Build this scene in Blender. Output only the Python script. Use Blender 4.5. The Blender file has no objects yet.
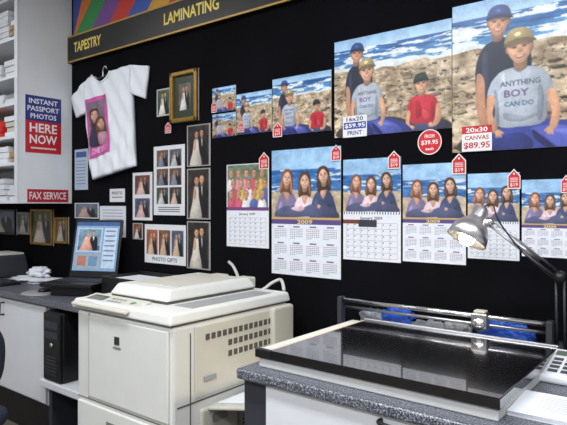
import bpy, bmesh, math, random
import numpy as np
from mathutils import Vector, Matrix, noise
random.seed(7); np.random.seed(5)
S=bpy.context.scene
try:
    S.view_settings.view_transform='Standard'
except Exception: pass
# ---------- survey helpers : camera calibration of the room ----------
H=1.30; D=2.08; F=560.0; HY=205.0; CX=283.5
YAW=math.radians(38.1)
fx,fy=-math.sin(YAW),math.cos(YAW); rx,ry=math.cos(YAW),math.sin(YAW)
def ray(px):
    t=(px-CX)/F; return fx+rx*t, fy+ry*t
def atY(px,py,Y=0.0):
    dx,dy=ray(px); s=(Y+D)/dy; return Vector((s*dx,Y,H-(py-HY)*s/F))
def atX(px,py,X):
    dx,dy=ray(px); s=X/dx; return Vector((X,-D+s*dy,H-(py-HY)*s/F))
def atZ(px,py,Z):
    dx,dy=ray(px); s=(H-Z)*F/(py-HY); return Vector((s*dx,-D+s*dy,Z))
def lin(c):
    out=[]
    for v in c[:3]:
        v=v/255.0
        out.append(v/12.92 if v<=0.04045 else ((v+0.055)/1.055)**2.4)
    return tuple(out)+(1.0,)
# ---------- materials ----------
def mat(name,c,rough=0.5,metal=0.0,var=0.08,scale=12.0,bump=0.0,emit=None,es=1.0,coat=0.0,bscale=None,spec=None):
    m=bpy.data.materials.new(name); m.use_nodes=True
    nt=m.node_tree; b=nt.nodes['Principled BSDF']
    tc=nt.nodes.new('ShaderNodeTexCoord'); no=nt.nodes.new('ShaderNodeTexNoise')
    no.inputs['Scale'].default_value=scale; no.inputs['Detail'].default_value=4
    nt.links.new(tc.outputs['Object'],no.inputs['Vector'])
    rp=nt.nodes.new('ShaderNodeValToRGB')
    L=lin(c)
    rp.color_ramp.elements[0].position=0.3; rp.color_ramp.elements[1].position=0.7
    rp.color_ramp.elements[0].color=tuple(v*(1-var) for v in L[:3])+(1,)
    rp.color_ramp.elements[1].color=tuple(min(1,v*(1+var)) for v in L[:3])+(1,)
    nt.links.new(no.outputs['Fac'],rp.inputs['Fac']); nt.links.new(rp.outputs['Color'],b.inputs['Base Color'])
    b.inputs['Roughness'].default_value=rough; b.inputs['Metallic'].default_value=metal
    if spec is not None: b.inputs['Specular IOR Level'].default_value=spec
    if coat: b.inputs['Coat Weight'].default_value=coat
    if bump:
        n2=nt.nodes.new('ShaderNodeTexNoise'); n2.inputs['Scale'].default_value=bscale or scale*4
        nt.links.new(tc.outputs['Object'],n2.inputs['Vector'])
        bp=nt.nodes.new('ShaderNodeBump'); bp.inputs['Strength'].default_value=bump; bp.inputs['Distance'].default_value=0.01
        nt.links.new(n2.outputs['Fac'],bp.inputs['Height']); nt.links.new(bp.outputs['Normal'],b.inputs['Normal'])
    if emit:
        b.inputs['Emission Color'].default_value=lin(emit); b.inputs['Emission Strength'].default_value=es
    return m
def printmat(name,rough=0.35,emit=0.0,lo=.84,hi=1.05):
    m=bpy.data.materials.new(name); m.use_nodes=True
    nt=m.node_tree; b=nt.nodes['Principled BSDF']
    a=nt.nodes.new('ShaderNodeAttribute'); a.attribute_name='Col'
    tc=nt.nodes.new('ShaderNodeTexCoord'); no=nt.nodes.new('ShaderNodeTexNoise'); no.inputs['Scale'].default_value=55
    no.inputs['Detail'].default_value=5
    nt.links.new(tc.outputs['Object'],no.inputs['Vector'])
    mr=nt.nodes.new('ShaderNodeMapRange'); mr.inputs['From Min'].default_value=.3; mr.inputs['From Max'].default_value=.7
    mr.inputs['To Min'].default_value=lo; mr.inputs['To Max'].default_value=hi
    nt.links.new(no.outputs['Fac'],mr.inputs['Value'])
    vm=nt.nodes.new('ShaderNodeVectorMath'); vm.operation='SCALE'
    nt.links.new(a.outputs['Color'],vm.inputs[0]); nt.links.new(mr.outputs['Result'],vm.inputs['Scale'])
    nt.links.new(vm.outputs[0],b.inputs['Base Color']); b.inputs['Roughness'].default_value=rough
    if emit:
        nt.links.new(vm.outputs[0],b.inputs['Emission Color']); b.inputs['Emission Strength'].default_value=emit
    return m
M={}
M['print']=printmat('printed_paper',0.36,lo=.95,hi=1.02)
M['screen']=printmat('lit_screen',0.2,0.7)
M['cloth_print']=printmat('cloth_print',0.9)
M['black_wall']=mat('black_felt_wall',(13,13,17),1.0,var=.3,scale=3,bump=.2,bscale=300,spec=.1)
M['white_wall']=mat('painted_wall',(205,203,198),.8,var=.03)
M['ceil']=mat('ceiling_tile',(225,224,220),.9,var=.03)
M['white']=mat('white_laminate',(220,222,228),.4,var=.02)
M['white2']=mat('shelf_white',(226,229,234),.5,var=.02)
M['copier']=mat('copier_plastic',(218,218,214),.45,var=.02)
M['copier2']=mat('copier_beige',(202,199,187),.5,var=.03)
M['copier3']=mat('copier_grey',(150,150,152),.55,var=.03)
M['dark']=mat('dark_plastic',(18,18,21),.4,var=.1)
M['darkgrey']=mat('darkgrey_plastic',(50,52,60),.5,var=.1)
M['slot']=mat('vent_shadow',(84,82,76),.8,var=.1)
M['seam']=mat('panel_seam',(120,118,112),.8,var=.1)
M['glass']=mat('black_glass',(13,13,16),.13,var=.1,coat=.8)
M['cream']=mat('painted_metal_frame',(198,199,198),.45,var=.04)
M['wood']=mat('pine_strip',(192,178,152),.55,var=.10,scale=30)
M['chrome']=mat('chrome',(225,225,228),.16,1.0,var=.02)
M['satin']=mat('satin_reflector',(240,240,243),.34,1.0,var=.02)
M['steel']=mat('brushed_steel',(190,190,194),.3,1.0,var=.05)
M['gold']=mat('gold_frame',(160,124,58),.4,.6,var=.15,scale=40)
M['goldline']=mat('sign_gold',(180,148,74),.45,.3,var=.05)
M['signblack']=mat('sign_black',(24,20,20),.4,var=.1)
M['blue']=mat('blue_plastic',(34,84,190),.35,var=.25,scale=25,bump=.5)
M['paper']=mat('paper',(228,231,238),.8,var=.02)
M['shirt']=mat('white_cotton',(234,237,245),.9,var=.01,bump=.05,bscale=500)
M['floor']=mat('vinyl_floor',(104,98,90),.5,var=.1,scale=5)
M['cable']=mat('cable_beige',(204,203,196),.6,var=.02)
M['red']=mat('red_label',(205,35,35),.5,var=.05)
M['fabric']=mat('chair_fabric',(30,36,50),.9,var=.15,scale=80,bump=.3)
M['tube']=mat('fluorescent_tube',(255,255,255),.5,emit=(250,252,255),es=6)
M['bulb']=mat('lamp_bulb',(255,240,210),.5,emit=(255,232,190),es=40)
M['bag']=mat('clear_wrap',(140,146,154),.2,var=.3,scale=30,bump=.8)
M['kraft']=mat('cardboard',(176,140,96),.8,var=.08)
g=bpy.data.materials.new('speckled_granite'); g.use_nodes=True
nt=g.node_tree; b=nt.nodes['Principled BSDF']; tc=nt.nodes.new('ShaderNodeTexCoord')
no=nt.nodes.new('ShaderNodeTexNoise'); no.inputs['Scale'].default_value=240; no.inputs['Detail'].default_value=2
rp=nt.nodes.new('ShaderNodeValToRGB'); e=rp.color_ramp.elements
e[0].position=.36; e[0].color=lin((34,36,44)); e[1].position=.68; e[1].color=lin((172,175,184))
k=e.new(.52); k.color=lin((84,87,98))
nt.links.new(tc.outputs['Object'],no.inputs['Vector']); nt.links.new(no.outputs['Fac'],rp.inputs['Fac'])
nt.links.new(rp.outputs['Color'],b.inputs['Base Color']); b.inputs['Roughness'].default_value=.35
M['granite']=g
# ---------- geometry helpers ----------
def link(o,parent=None):
    S.collection.objects.link(o)
    if parent is not None:
        o.parent=parent; o.matrix_parent_inverse=Matrix.Translation(-parent.location)
    return o
def grp(name,loc=(0,0,0)):
    o=bpy.data.objects.new(name,None); o.empty_display_size=.1; o.location=loc
    S.collection.objects.link(o); return o
def mesh(name,vs,fs,m,parent=None,smooth=False,bev=0,seg=2,sub=0):
    me=bpy.data.meshes.new(name); me.from_pydata([tuple(v) for v in vs],[],fs); me.update()
    bm=bmesh.new(); bm.from_mesh(me); bmesh.ops.recalc_face_normals(bm,faces=bm.faces); bm.to_mesh(me); bm.free()
    me.materials.append(M[m] if isinstance(m,str) else m)
    if smooth:
        for p in me.polygons: p.use_smooth=True
    o=bpy.data.objects.new(name,me)
    if bev:
        md=o.modifiers.new('b','BEVEL'); md.width=bev; md.segments=seg; md.limit_method='ANGLE'
    if sub:
        md=o.modifiers.new('s','SUBSURF'); md.levels=sub; md.render_levels=sub
    return link(o,parent)
BF=[(0,1,2,3),(4,7,6,5),(0,4,5,1),(1,5,6,2),(2,6,7,3),(3,7,4,0)]
def box(name,x0,x1,y0,y1,z0,z1,m,parent=None,bev=0,seg=2,rot=0,pivot=None):
    vs=[Vector(v) for v in [(x0,y0,z0),(x1,y0,z0),(x1,y1,z0),(x0,y1,z0),(x0,y0,z1),(x1,y0,z1),(x1,y1,z1),(x0,y1,z1)]]
    if rot:
        p=Vector(pivot) if pivot else Vector(((x0+x1)/2,(y0+y1)/2,0))
        Rm=Matrix.Rotation(rot,3,'Z'); vs=[Rm@(v-p)+p for v in vs]
    return mesh(name,vs,BF,m,parent,bev=bev,seg=seg)
def frus(name,b,t,z0,z1,m,parent=None,bev=0,seg=2):
    vs=[(b[0],b[2],z0),(b[1],b[2],z0),(b[1],b[3],z0),(b[0],b[3],z0),(t[0],t[2],z1),(t[1],t[2],z1),(t[1],t[3],z1),(t[0],t[3],z1)]
    return mesh(name,vs,BF,m,parent,bev=bev,seg=seg)
def tube(name,pts,r,m,parent=None,n=12,cap=True):
    pts=[Vector(p) for p in pts]; vs=[];fs=[]
    rs=r if isinstance(r,(list,tuple)) else [r]*len(pts)
    up=None
    for i,p in enumerate(pts):
        if i==0: d=pts[1]-p
        elif i==len(pts)-1: d=p-pts[i-1]
        else: d=(pts[i+1]-p).normalized()+(p-pts[i-1]).normalized()
        d.normalize()
        if up is None:
            up=Vector((0,0,1)) if abs(d.z)<.9 else Vector((1,0,0))
        a=(up-d*up.dot(d)).normalized(); up=a; c=d.cross(a)
        for j in range(n):
            th=2*math.pi*j/n; vs.append(p+(a*math.cos(th)+c*math.sin(th))*rs[i])
    for i in range(len(pts)-1):
        for j in range(n):
            fs.append((i*n+j,i*n+(j+1)%n,(i+1)*n+(j+1)%n,(i+1)*n+j))
    if cap:
        fs.append(tuple(range(n))); fs.append(tuple(range((len(pts)-1)*n,len(pts)*n)))
    return mesh(name,vs,fs,m,parent,smooth=True)
def smoothpath(pts,k=6):
    pts=[Vector(p) for p in pts]; out=[]
    for i in range(len(pts)-1):
        p0=pts[max(0,i-1)];p1=pts[i];p2=pts[i+1];p3=pts[min(len(pts)-1,i+2)]
        for j in range(k):
            t=j/k
            out.append(.5*((2*p1)+(p2-p0)*t+(2*p0-5*p1+4*p2-p3)*t*t+(3*p1-p0-3*p2+p3)*t**3))
    out.append(pts[-1]); return out
def lathe(name,prof,O,ax,m,parent=None,n=28):
    O=Vector(O); ax=Vector(ax).normalized(); a=ax.orthogonal().normalized(); c=ax.cross(a); vs=[];fs=[]
    for (r,h) in prof:
        for j in range(n):
            th=2*math.pi*j/n; vs.append(O+ax*h+(a*math.cos(th)+c*math.sin(th))*r)
    for i in range(len(prof)-1):
        for j in range(n): fs.append((i*n+j,i*n+(j+1)%n,(i+1)*n+(j+1)%n,(i+1)*n+j))
    return mesh(name,vs,fs,m,parent,smooth=True)
def blob(name,c,s,m,parent=None,rough=.25,seed=1,floorz=None):
    bm=bmesh.new(); bmesh.ops.create_icosphere(bm,subdivisions=4,radius=1)
    for v in bm.verts:
        n=noise.noise(v.co*2.2+Vector((seed*7,0,0)))+.5*noise.noise(v.co*5+Vector((seed*3,1,0)))
        v.co*=1+rough*n
        v.co=Vector((c[0]+v.co.x*s[0],c[1]+v.co.y*s[1],c[2]+v.co.z*s[2]))
        if floorz is not None and v.co.z<floorz: v.co.z=floorz
    me=bpy.data.meshes.new(name); bm.to_mesh(me); bm.free(); me.materials.append(M[m])
    for p in me.polygons: p.use_smooth=True
    return link(bpy.data.objects.new(name,me),parent)
# ---------- flat printed artwork ----------
_tc={}
def textgeo(s):
    if s in _tc: return _tc[s]
    cu=bpy.data.curves.new('t','FONT'); cu.body=s; cu.resolution_u=2; cu.align_x='LEFT'
    cu.offset=0.022
    o=bpy.data.objects.new('t',cu); S.collection.objects.link(o)
    bpy.context.view_layer.update()
    dg=bpy.context.evaluated_depsgraph_get(); me=bpy.data.meshes.new_from_object(o.evaluated_get(dg))
    vs=[(v.co.x,v.co.y) for v in me.vertices]; fs=[tuple(p.vertices) for p in me.polygons]
    bpy.data.objects.remove(o); bpy.data.curves.remove(cu); bpy.data.meshes.remove(me)
    x0=min(v[0] for v in vs);x1=max(v[0] for v in vs);y0=min(v[1] for v in vs);y1=max(v[1] for v in vs)
    vs=[((x-x0)/(x1-x0),1-(y-y0)/(y1-y0)) for x,y in vs]
    _tc[s]=(vs,fs); return _tc[s]
def spline(pts,k):
    n=len(pts); out=[]
    for i in range(n):
        p0,p1,p2,p3=pts[i-1],pts[i],pts[(i+1)%n],pts[(i+2)%n]
        for j in range(k):
            t=j/k
            out.append(tuple(.5*((2*p1[q])+(p2[q]-p0[q])*t+(2*p0[q]-5*p1[q]+4*p2[q]-p3[q])*t*t+(3*p1[q]-p0[q]-3*p2[q]+p3[q])*t**3) for q in (0,1)))
    return out
class Base2D:
    def asp(s):
        r=s.st[-1]; return (s.h*(r[3]-r[1]))/(s.w*(r[2]-r[0]))
    def push(s,x0,y0,x1,y1):
        r=s.st[-1]; W=r[2]-r[0];Hh=r[3]-r[1]
        s.st.append((r[0]+x0*W,r[1]+y0*Hh,r[0]+x1*W,r[1]+y1*Hh)); return s
    def pop(s): s.st.pop()
    def sp(s,pts,c,k=4,same=False): s.poly(spline(pts,k),c,same,sh=.20)
    def rect(s,x0,y0,x1,y1,c,same=False): s.poly([(x0,y0),(x1,y0),(x1,y1),(x0,y1)],c,same)
    def ell(s,cx,cy,ru,rv,c,n=18,rot=0,same=False):
        a=s.asp(); P=[]
        for i in range(n):
            t=2*math.pi*i/n; x=ru*math.cos(t); y=rv*math.sin(t)
            P.append((cx+(x*math.cos(rot)-y*math.sin(rot))*a,cy+x*math.sin(rot)+y*math.cos(rot)))
        s.poly(P,c,same,sh=.12)
def blur(a,r):
    for ax in (0,1):
        b_=a*.0; wsum=0
        for d in range(-int(3*r)-1,int(3*r)+2):
            w=math.exp(-d*d/(2*r*r)); wsum+=w
            idx=np.clip(np.arange(a.shape[ax])+d,0,a.shape[ax]-1); b_=b_+w*np.take(a,idx,axis=ax)
        a=b_/wsum
    return a
def vnoise(h,w,gy,gx):
    gy=max(1,int(gy));gx=max(1,int(gx)); G=np.random.rand(gy+2,gx+2)
    y=np.linspace(0,gy,h,endpoint=False);x=np.linspace(0,gx,w,endpoint=False)
    iy=y.astype(int);ix=x.astype(int);ty=(y-iy)[:,None];tx=(x-ix)[None,:]; ty=ty*ty*(3-2*ty);tx=tx*tx*(3-2*tx)
    a=G[iy][:,ix];b_=G[iy][:,ix+1];c=G[iy+1][:,ix];d=G[iy+1][:,ix+1]
    return (a*(1-tx)+b_*tx)*(1-ty)+(c*(1-tx)+d*tx)*ty
def fbm(h,w,gy,gx,o=4):
    r=0;am=1;t=0
    for i in range(o): r=r+am*vnoise(h,w,gy*2**i,gx*2**i); t+=am; am*=.6
    return r/t
class Ras(Base2D):
    """paints a photograph into a colour grid (later vertex colours of the print)"""
    def __init__(s,w,h,cols,rows,ss=2):
        s.w=w;s.h=h;s.st=[(0,0,1,1)];s.cols=cols;s.rows=rows;s.ss=ss
        s.B=np.zeros((rows*ss,cols*ss,3))
    def poly(s,pts,c,same=False,sh=0):
        hh,ww=s.B.shape[:2]; r=s.st[-1]
        P=[((r[0]+u*(r[2]-r[0]))*ww,(r[1]+v*(r[3]-r[1]))*hh) for u,v in pts]
        xs=[p[0] for p in P];ys=[p[1] for p in P]
        X0=max(min(xs),r[0]*ww);X1=min(max(xs),r[2]*ww);Y0=max(min(ys),r[1]*hh);Y1=min(max(ys),r[3]*hh)
        x0=max(0,int(X0));x1=min(ww,int(X1)+1);y0=max(0,int(Y0));y1=min(hh,int(Y1)+1)
        if x1<=x0 or y1<=y0: return
        gx=np.arange(x0,x1)+.5;gy=np.arange(y0,y1)[:,None]+.5
        ins=np.zeros((y1-y0,x1-x0),bool)
        for i in range(len(P)):
            ax_,ay=P[i];bx,by=P[i-1]
            if ay==by: continue
            cond=((ay>gy)!=(by>gy)); xi=(bx-ax_)*(gy-ay)/(by-ay)+ax_
            ins^=cond&(gx<xi)
        col=np.array(c[:3],float)
        if sh:
            cx=(min(xs)+max(xs))/2;cy=(min(ys)+max(ys))/2;hw=max(1,(max(xs)-min(xs))/2);hv=max(1,(max(ys)-min(ys))/2)
            dx=(gx-cx)/hw;dy=(gy-cy)/hv
            f=1+sh*(-.45*dx-.4*dy)-sh*.7*np.clip(dx*dx+dy*dy*.5,0,1.6)+sh*.3
            C=f[...,None]*col
        else: C=np.broadcast_to(col,(y1-y0,x1-x0,3))
        s.B[y0:y1,x0:x1][ins]=C[ins]
    def text(s,t,x0,y0,x1,y1,c,sh=0):
        vs,fs=textgeo(t)
        for f in fs: s.poly([(x0+vs[k][0]*(x1-x0),y0+vs[k][1]*(y1-y0)) for k in f],c)
    def finish(s,b=.75,grain=.05,sat=.96,mott=.12):
        B=blur(s.B,b*s.ss*.6); n=s.ss
        B=B.reshape(s.rows,n,s.cols,n,3).mean((1,3))
        f=1+mott*(fbm(s.rows,s.cols,s.rows/14,s.cols/14,3)-.5)*2
        B=B*f[...,None]*(1+grain*np.random.randn(s.rows,s.cols,1)*.6)
        L=B.mean(2,keepdims=True); B=L+(B-L)*sat
        B=np.clip(B/255,0,1); return np.where(B<.04045,B/12.92,((B+.055)/1.055)**2.4)
EPS=.00003
class Art(Base2D):
    def __init__(s,w,h,fn=None,O=None,U=None,V=None,N=None,board=.002):
        s.w=w;s.h=h;s.vs=[];s.fs=[];s.cs=[];s.L=0;s.st=[(0,0,1,1)];s.board=board
        s.O=O;s.U=U;s.V=V;s.N=N
        s.fn=fn or (lambda u,v,d: O+U*(u*w)+V*(v*h)+N*d)
    def pt(s,u,v,extra=0):
        r=s.st[-1]; u=min(1,max(0,u)); v=min(1,max(0,v))
        return s.fn(r[0]+u*(r[2]-r[0]),r[1]+v*(r[3]-r[1]),s.board+s.L*EPS)
    def poly(s,pts,c,same=False,sh=0):
        if not same: s.L+=1
        i=len(s.vs); s.vs+= [s.pt(*p) for p in pts]; s.fs.append(tuple(range(i,i+len(pts)))); s.cs.append([lin(c)]*len(pts))
    def text(s,t,x0,y0,x1,y1,c,sh=0):
        vs,fs=textgeo(t); s.L+=1; i=len(s.vs)
        s.vs+=[s.pt(x0+u*(x1-x0),y0+v*(y1-y0)+sh*u) for u,v in vs]
        for f in fs: s.fs.append(tuple(i+k for k in f)); s.cs.append([lin(c)]*len(f))
    def photo(s,cols,draw,**kw):
        """paint a photograph filling the current region"""
        r=s.st[-1]; w=s.w*(r[2]-r[0]);h=s.h*(r[3]-r[1]); rows=max(6,int(cols*h/w))
        q=Ras(w,h,cols,rows); draw(q); C=q.finish(**kw); s.L+=1
        i=len(s.vs)
        for y in range(rows):
            for x in range(cols): s.vs.append(s.pt(x/(cols-1),y/(rows-1)))
        CL=[[tuple(C[y,x])+(1.0,) for x in range(cols)] for y in range(rows)]
        for y in range(rows-1):
            for x in range(cols-1):
                a=i+y*cols+x; s.fs.append((a,a+1,a+cols+1,a+cols)); s.cs.append((CL[y][x],CL[y][x+1],CL[y+1][x+1],CL[y+1][x]))
    def build(s,name,parent=None,m='print',edge=(235,235,235)):
        if s.O is not None and s.board>0:
            i=len(s.vs); O,U,V,N,w,h,b=s.O,s.U,s.V,s.N,s.w,s.h,s.board
            q=[O,O+U*w,O+U*w+V*h,O+V*h]; s.vs+=[p+N*.0003 for p in q]+[p+N*b for p in q]
            for f in BF: s.fs.append(tuple(i+k for k in f)); s.cs.append([lin(edge)]*4)
        me=bpy.data.meshes.new(name); me.from_pydata([tuple(v) for v in s.vs],[],s.fs)
        a=me.color_attributes.new('Col','FLOAT_COLOR','CORNER')
        a.data.foreach_set('color',np.array([c for f in s.cs for c in f],dtype=np.float32).ravel())
        me.update()
        me.materials.append(M[m]); return link(bpy.data.objects.new(name,me),parent)
XU=Vector((1,0,0));ZD=Vector((0,0,-1));YN=Vector((0,-1,0))
def wallart(x0,x1,yt,yb,Y=0.0,board=.002):
    a=atY(x0,yt,Y); b=atY(x0,yb,Y); c=atY(x1,yt,Y)
    return Art(c.x-a.x,a.z-b.z,O=a,U=XU,V=ZD,N=YN,board=board)
def sideart(x0,x1,yt,yb,X,board=.002):
    a=atX(x0,yt,X); b=atX(x0,yb,X); c=atX(x1,yt,X)
    return Art(c.y-a.y,a.z-b.z,O=a,U=Vector((0,1,0)),V=ZD,N=Vector((1,0,0)),board=board)
R=random.random
def jit(c,d): return tuple(max(0,min(255,v+random.uniform(-d,d))) for v in c)
def mul(c,k): return tuple(min(255,v*k) for v in c)
def face(A,cx,cy,r,skin=(206,152,120),hair=(70,48,35),cap=None,capd=None,long=False,tilt=0.0):
    a=A.asp(); co_,si=math.cos(tilt),math.sin(tilt)
    def T(x,y): return (cx+(x*co_-y*si)*r*a,cy+(x*si+y*co_)*r)
    def E(x,y,u,v,c,n=12,ro=0): p=T(x,y); A.ell(p[0],p[1],u*r,v*r,c,n=n,rot=tilt+ro)
    def P(pts,c): A.sp([T(*p) for p in pts],c,3)
    sh=mul(skin,.72); mid=mul(skin,.87); hi=mul(skin,1.08)
    if long:
        P([(-1.0,-.5),(-.6,-1.15),(0,-1.32),(.6,-1.15),(1.0,-.5),(1.15,.7),(1.15,1.7),(.9,2.4),(.5,2.1),(-.5,2.1),(-.95,2.4),(-1.2,1.6),(-1.1,.6)],hair)
        for q in range(6):
            x=-1.15+.12*q if q<3 else .82+.12*(q-3)
            P([(x*.8,.1),(x*.9,.8),(x+.03,1.5),(x*.9,2.1),(x*.85,1.4),(x*.78,.8)],mul(hair,.9+.9*R()))
    else: E(0,-.15,.94,1.08,hair,18)
    P([(-.40,.5),(.40,.5),(.44,1.3),(.2,1.6),(-.25,1.6),(-.44,1.3)],sh)
    E(-.82,.05,.14,.25,sh); E(.82,.05,.14,.25,sh)
    P([(-.78,-.45),(-.45,-.95),(0,-1.05),(.45,-.95),(.78,-.45),(.8,.1),(.62,.65),(.3,1.0),(0,1.08),(-.3,1.0),(-.62,.65),(-.8,.1)],skin)
    P([(.35,-.5),(.74,-.4),(.78,.1),(.6,.62),(.3,.96),(.35,.5),(.5,.1)],mid)
    E(-.38,.28,.2,.15,hi); E(.4,.28,.14,.12,skin)
    P([(-.05,-.1),(.08,-.1),(.2,.25),(.05,.33),(-.14,.27)],mid); E(.03,.3,.13,.05,sh,8)
    for sx in(-1,1):
        E(sx*.34,-.1,.22,.12,mul(skin,.78),8); E(sx*.34,-.08,.13,.05,(62,46,40),8)
        E(sx*.34,-.29,.21,.04,mul(hair,1.1),6)
    P([(-.34,.5),(0,.56),(.34,.5),(.22,.70),(0,.76),(-.22,.70)],(166,90,82)); P([(-.27,.53),(0,.58),(.27,.53),(.15,.64),(-.15,.64)],(232,222,214))
    if long:
        P([(-.86,.2),(-.9,-.5),(-.5,-1.1),(.1,-1.22),(.65,-1.0),(.9,-.5),(.86,.2),(.62,-.4),(.2,-.85),(-.15,-.85),(-.6,-.4)],hair)
    if cap:
        P([(-.7,-.5),(.7,-.5),(.72,-.12),(0,-.22),(-.72,-.12)],mul(skin,.62))
        A.sp([T(*p) for p in [(-.95,-.38),(-.93,-.85),(-.7,-1.25),(-.25,-1.45),(.3,-1.42),(.7,-1.2),(.93,-.8),(.97,-.38),(0,-.5)]],cap)
        P([(-1.0,-.42),(-.5,-.66),(.4,-.68),(1.05,-.45),(1.12,-.26),(.5,-.36),(-.4,-.34),(-.98,-.22)],capd or mul(cap,.6))
        E(-.05,-.98,.24,.15,mul(cap,1.5),8)
def beach(A,n):
    hh,ww=A.B.shape[:2]; v=np.linspace(0,1,hh)[:,None]
    sky=np.array([140,184,226.])+np.array([40,30,16.])*(v/.11).clip(0,1)[...,None]; cl=fbm(hh,ww,6,4)
    sky=sky+((cl-.5)*40)[...,None]
    A.B[:]=sky
    sea=fbm(hh,ww,60,7,4); tone=np.clip((v-.10)/.24,0,1)
    base=np.array([30,88,158.])*(1-tone[...,None])+np.array([84,148,196.])*tone[...,None]
    seac=base+((sea-.5)*110)[...,None]
    foam=(fbm(hh,ww,34,6,4)+.18*tone)>.63
    seac[foam]=np.array([226,234,240.])+((sea[foam]-.5)*50)[...,None]
    m=np.broadcast_to(v>.11,(hh,ww)); A.B[m]=seac[m]
    edge=.33+.03*(vnoise(hh,ww,1,9)-.5)*2
    m=np.broadcast_to(v,(hh,ww))>edge-.03; A.B[m]=(np.array([222,228,230.])+np.zeros((hh,ww,3)))[m]
    rk=fbm(hh,ww,26,20,5); rk2=fbm(hh,ww,9,6,3); near=np.clip((v-.3)/.7,0,1)
    g1=np.array([184,162,134.])+((rk-.5)*170)[...,None]+((rk2-.5)*90)[...,None]
    crev=np.abs(fbm(hh,ww,16,11,4)-.5)<.014+.010*near; g1[crev]*=.5
    m=np.broadcast_to(v,(hh,ww))>edge; A.B[m]=np.clip(g1,18,232)[m]
    for i in range(n):
        y=.36+.64*R(); x=R()*1.05-.02; s=.008+.036*(y-.25)*R()*1.5; l=s*(1.3+R()*2.2); q0=R()*3
        P=[(x+l*math.cos(q/7*6.283+q0)*(.6+.6*R())*A.asp(),y+s*.6*math.sin(q/7*6.283+q0)*(.6+.6*R())) for q in range(7)]
        c=random.choice([(112,96,84),(84,74,68),(142,124,106),(196,182,162),(122,106,92),(164,144,118),(62,56,52),(96,86,78)])
        A.poly([(p[0]+.004,p[1]+.006) for p in P],mul(c,.45)); A.poly(P,jit(c,10),sh=.35)
def hand(A,x,y,r,skin,d=1):
    a=A.asp(); A.ell(x,y,r*.9,r*.75,skin,n=10)
    for k in range(4): A.ell(x+(-.6+.4*k)*r*a,y+r*(.7+.12*(k%2)),r*.17,r*.5,skin,n=8)
    A.ell(x-d*r*a,y+.1*r,.2*r,.45*r,skin,n=8,rot=.6*d)
def family(A,n=90,shirt_text=True):
    beach(A,n); sk=(210,156,124)
    A.sp([(.05,1.0),(.12,.86),(.3,.82),(.6,.86),(.72,1.0)],(66,58,52)); A.sp([(.6,1.0),(.68,.9),(.92,.9),(.99,1.0)],(70,60,54))
    # man behind
    A.sp([(.11,.50),(.135,.34),(.18,.285),(.25,.27),(.32,.31),(.355,.42),(.34,.7),(.25,.9),(.14,.85)],(34,40,58))
    A.sp([(.14,.40),(.165,.35),(.17,.6),(.155,.7)],(52,60,82)); A.sp([(.115,.50),(.15,.52),(.16,.72),(.2,.84),(.16,.87),(.12,.76)],(180,130,102))
    face(A,.215,.165,.078,(194,140,110),(60,42,32),(44,68,126),(26,38,76),tilt=.08)
    # boy in red
    A.sp([(.66,.90),(.74,.86),(.86,.88),(.95,.93),(.97,1),(.64,1)],(54,56,84)); A.sp([(.72,.92),(.80,.9),(.86,.95),(.84,1),(.72,1)],(70,74,108))
    A.sp([(.655,.80),(.675,.70),(.72,.668),(.765,.66),(.82,.668),(.875,.70),(.905,.80),(.885,.92),(.72,.93),(.675,.90)],(190,42,58))
    A.sp([(.72,.74),(.75,.72),(.77,.84),(.73,.88)],(160,30,46)); A.sp([(.84,.76),(.86,.74),(.87,.86),(.85,.88)],(148,26,42)); A.sp([(.77,.80),(.82,.83),(.83,.9),(.78,.88)],(212,66,78))
    A.sp([(.885,.76),(.915,.80),(.92,.90),(.885,.96),(.84,.965),(.87,.90)],(200,146,116)); hand(A,.84,.945,.024,sk)
    A.sp([(.655,.80),(.68,.82),(.672,.92),(.695,.97),(.66,.98),(.64,.91)],(202,148,118)); hand(A,.69,.96,.024,sk,-1)
    face(A,.765,.562,.073,(210,158,126),(80,55,38),(38,50,46),(24,30,28),tilt=-.08)
    # boy in grey
    A.sp([(.17,.90),(.27,.83),(.42,.82),(.56,.87),(.66,.94),(.66,1.02),(.15,1.02)],(54,64,142))
    A.sp([(.35,.87),(.48,.865),(.59,.94),(.61,1.01),(.48,1.01),(.41,.93)],(80,90,176)); A.sp([(.20,.93),(.30,.89),(.36,.95),(.34,1.01),(.2,1.01)],(44,52,120)); A.sp([(.44,.89),(.50,.89),(.55,.93),(.50,.93)],(104,112,192))
    A.sp([(.36,.88),(.40,.93),(.45,1),(.42,1),(.37,.94)],(30,34,84))
    A.sp([(.18,.56),(.22,.495),(.27,.475),(.34,.475),(.395,.50),(.43,.56),(.445,.64),(.42,.665),(.41,.83),(.31,.855),(.205,.835),(.20,.67),(.165,.65)],(172,180,192))
    A.sp([(.198,.60),(.212,.66),(.218,.82),(.205,.82),(.196,.68)],(130,138,152)); A.sp([(.385,.60),(.405,.66),(.398,.81),(.38,.80)],(128,136,150)); A.sp([(.24,.76),(.33,.79),(.40,.77),(.33,.82),(.25,.81)],(138,146,160)); A.sp([(.23,.52),(.25,.51),(.24,.60),(.23,.64)],(194,200,210))
    A.sp([(.275,.48),(.305,.51),(.34,.48),(.33,.472),(.28,.472)],(136,144,158))
    A.sp([(.165,.64),(.20,.66),(.19,.76),(.215,.86),(.192,.885),(.165,.79)],(204,150,118)); hand(A,.215,.885,.027,sk,-1)
    A.sp([(.415,.66),(.445,.64),(.472,.76),(.458,.87),(.425,.89),(.437,.77)],(208,154,122)); hand(A,.43,.888,.027,sk)
    if shirt_text:
        A.text('ANYTHING',.222,.555,.392,.592,(88,94,116)); A.text('BOY',.24,.615,.345,.662,(108,88,134)); A.text('CAN DO',.24,.69,.365,.722,(78,104,140))
    face(A,.305,.352,.090,(216,164,132),(96,66,44),(166,148,106),(114,96,70),tilt=-.06)
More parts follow.
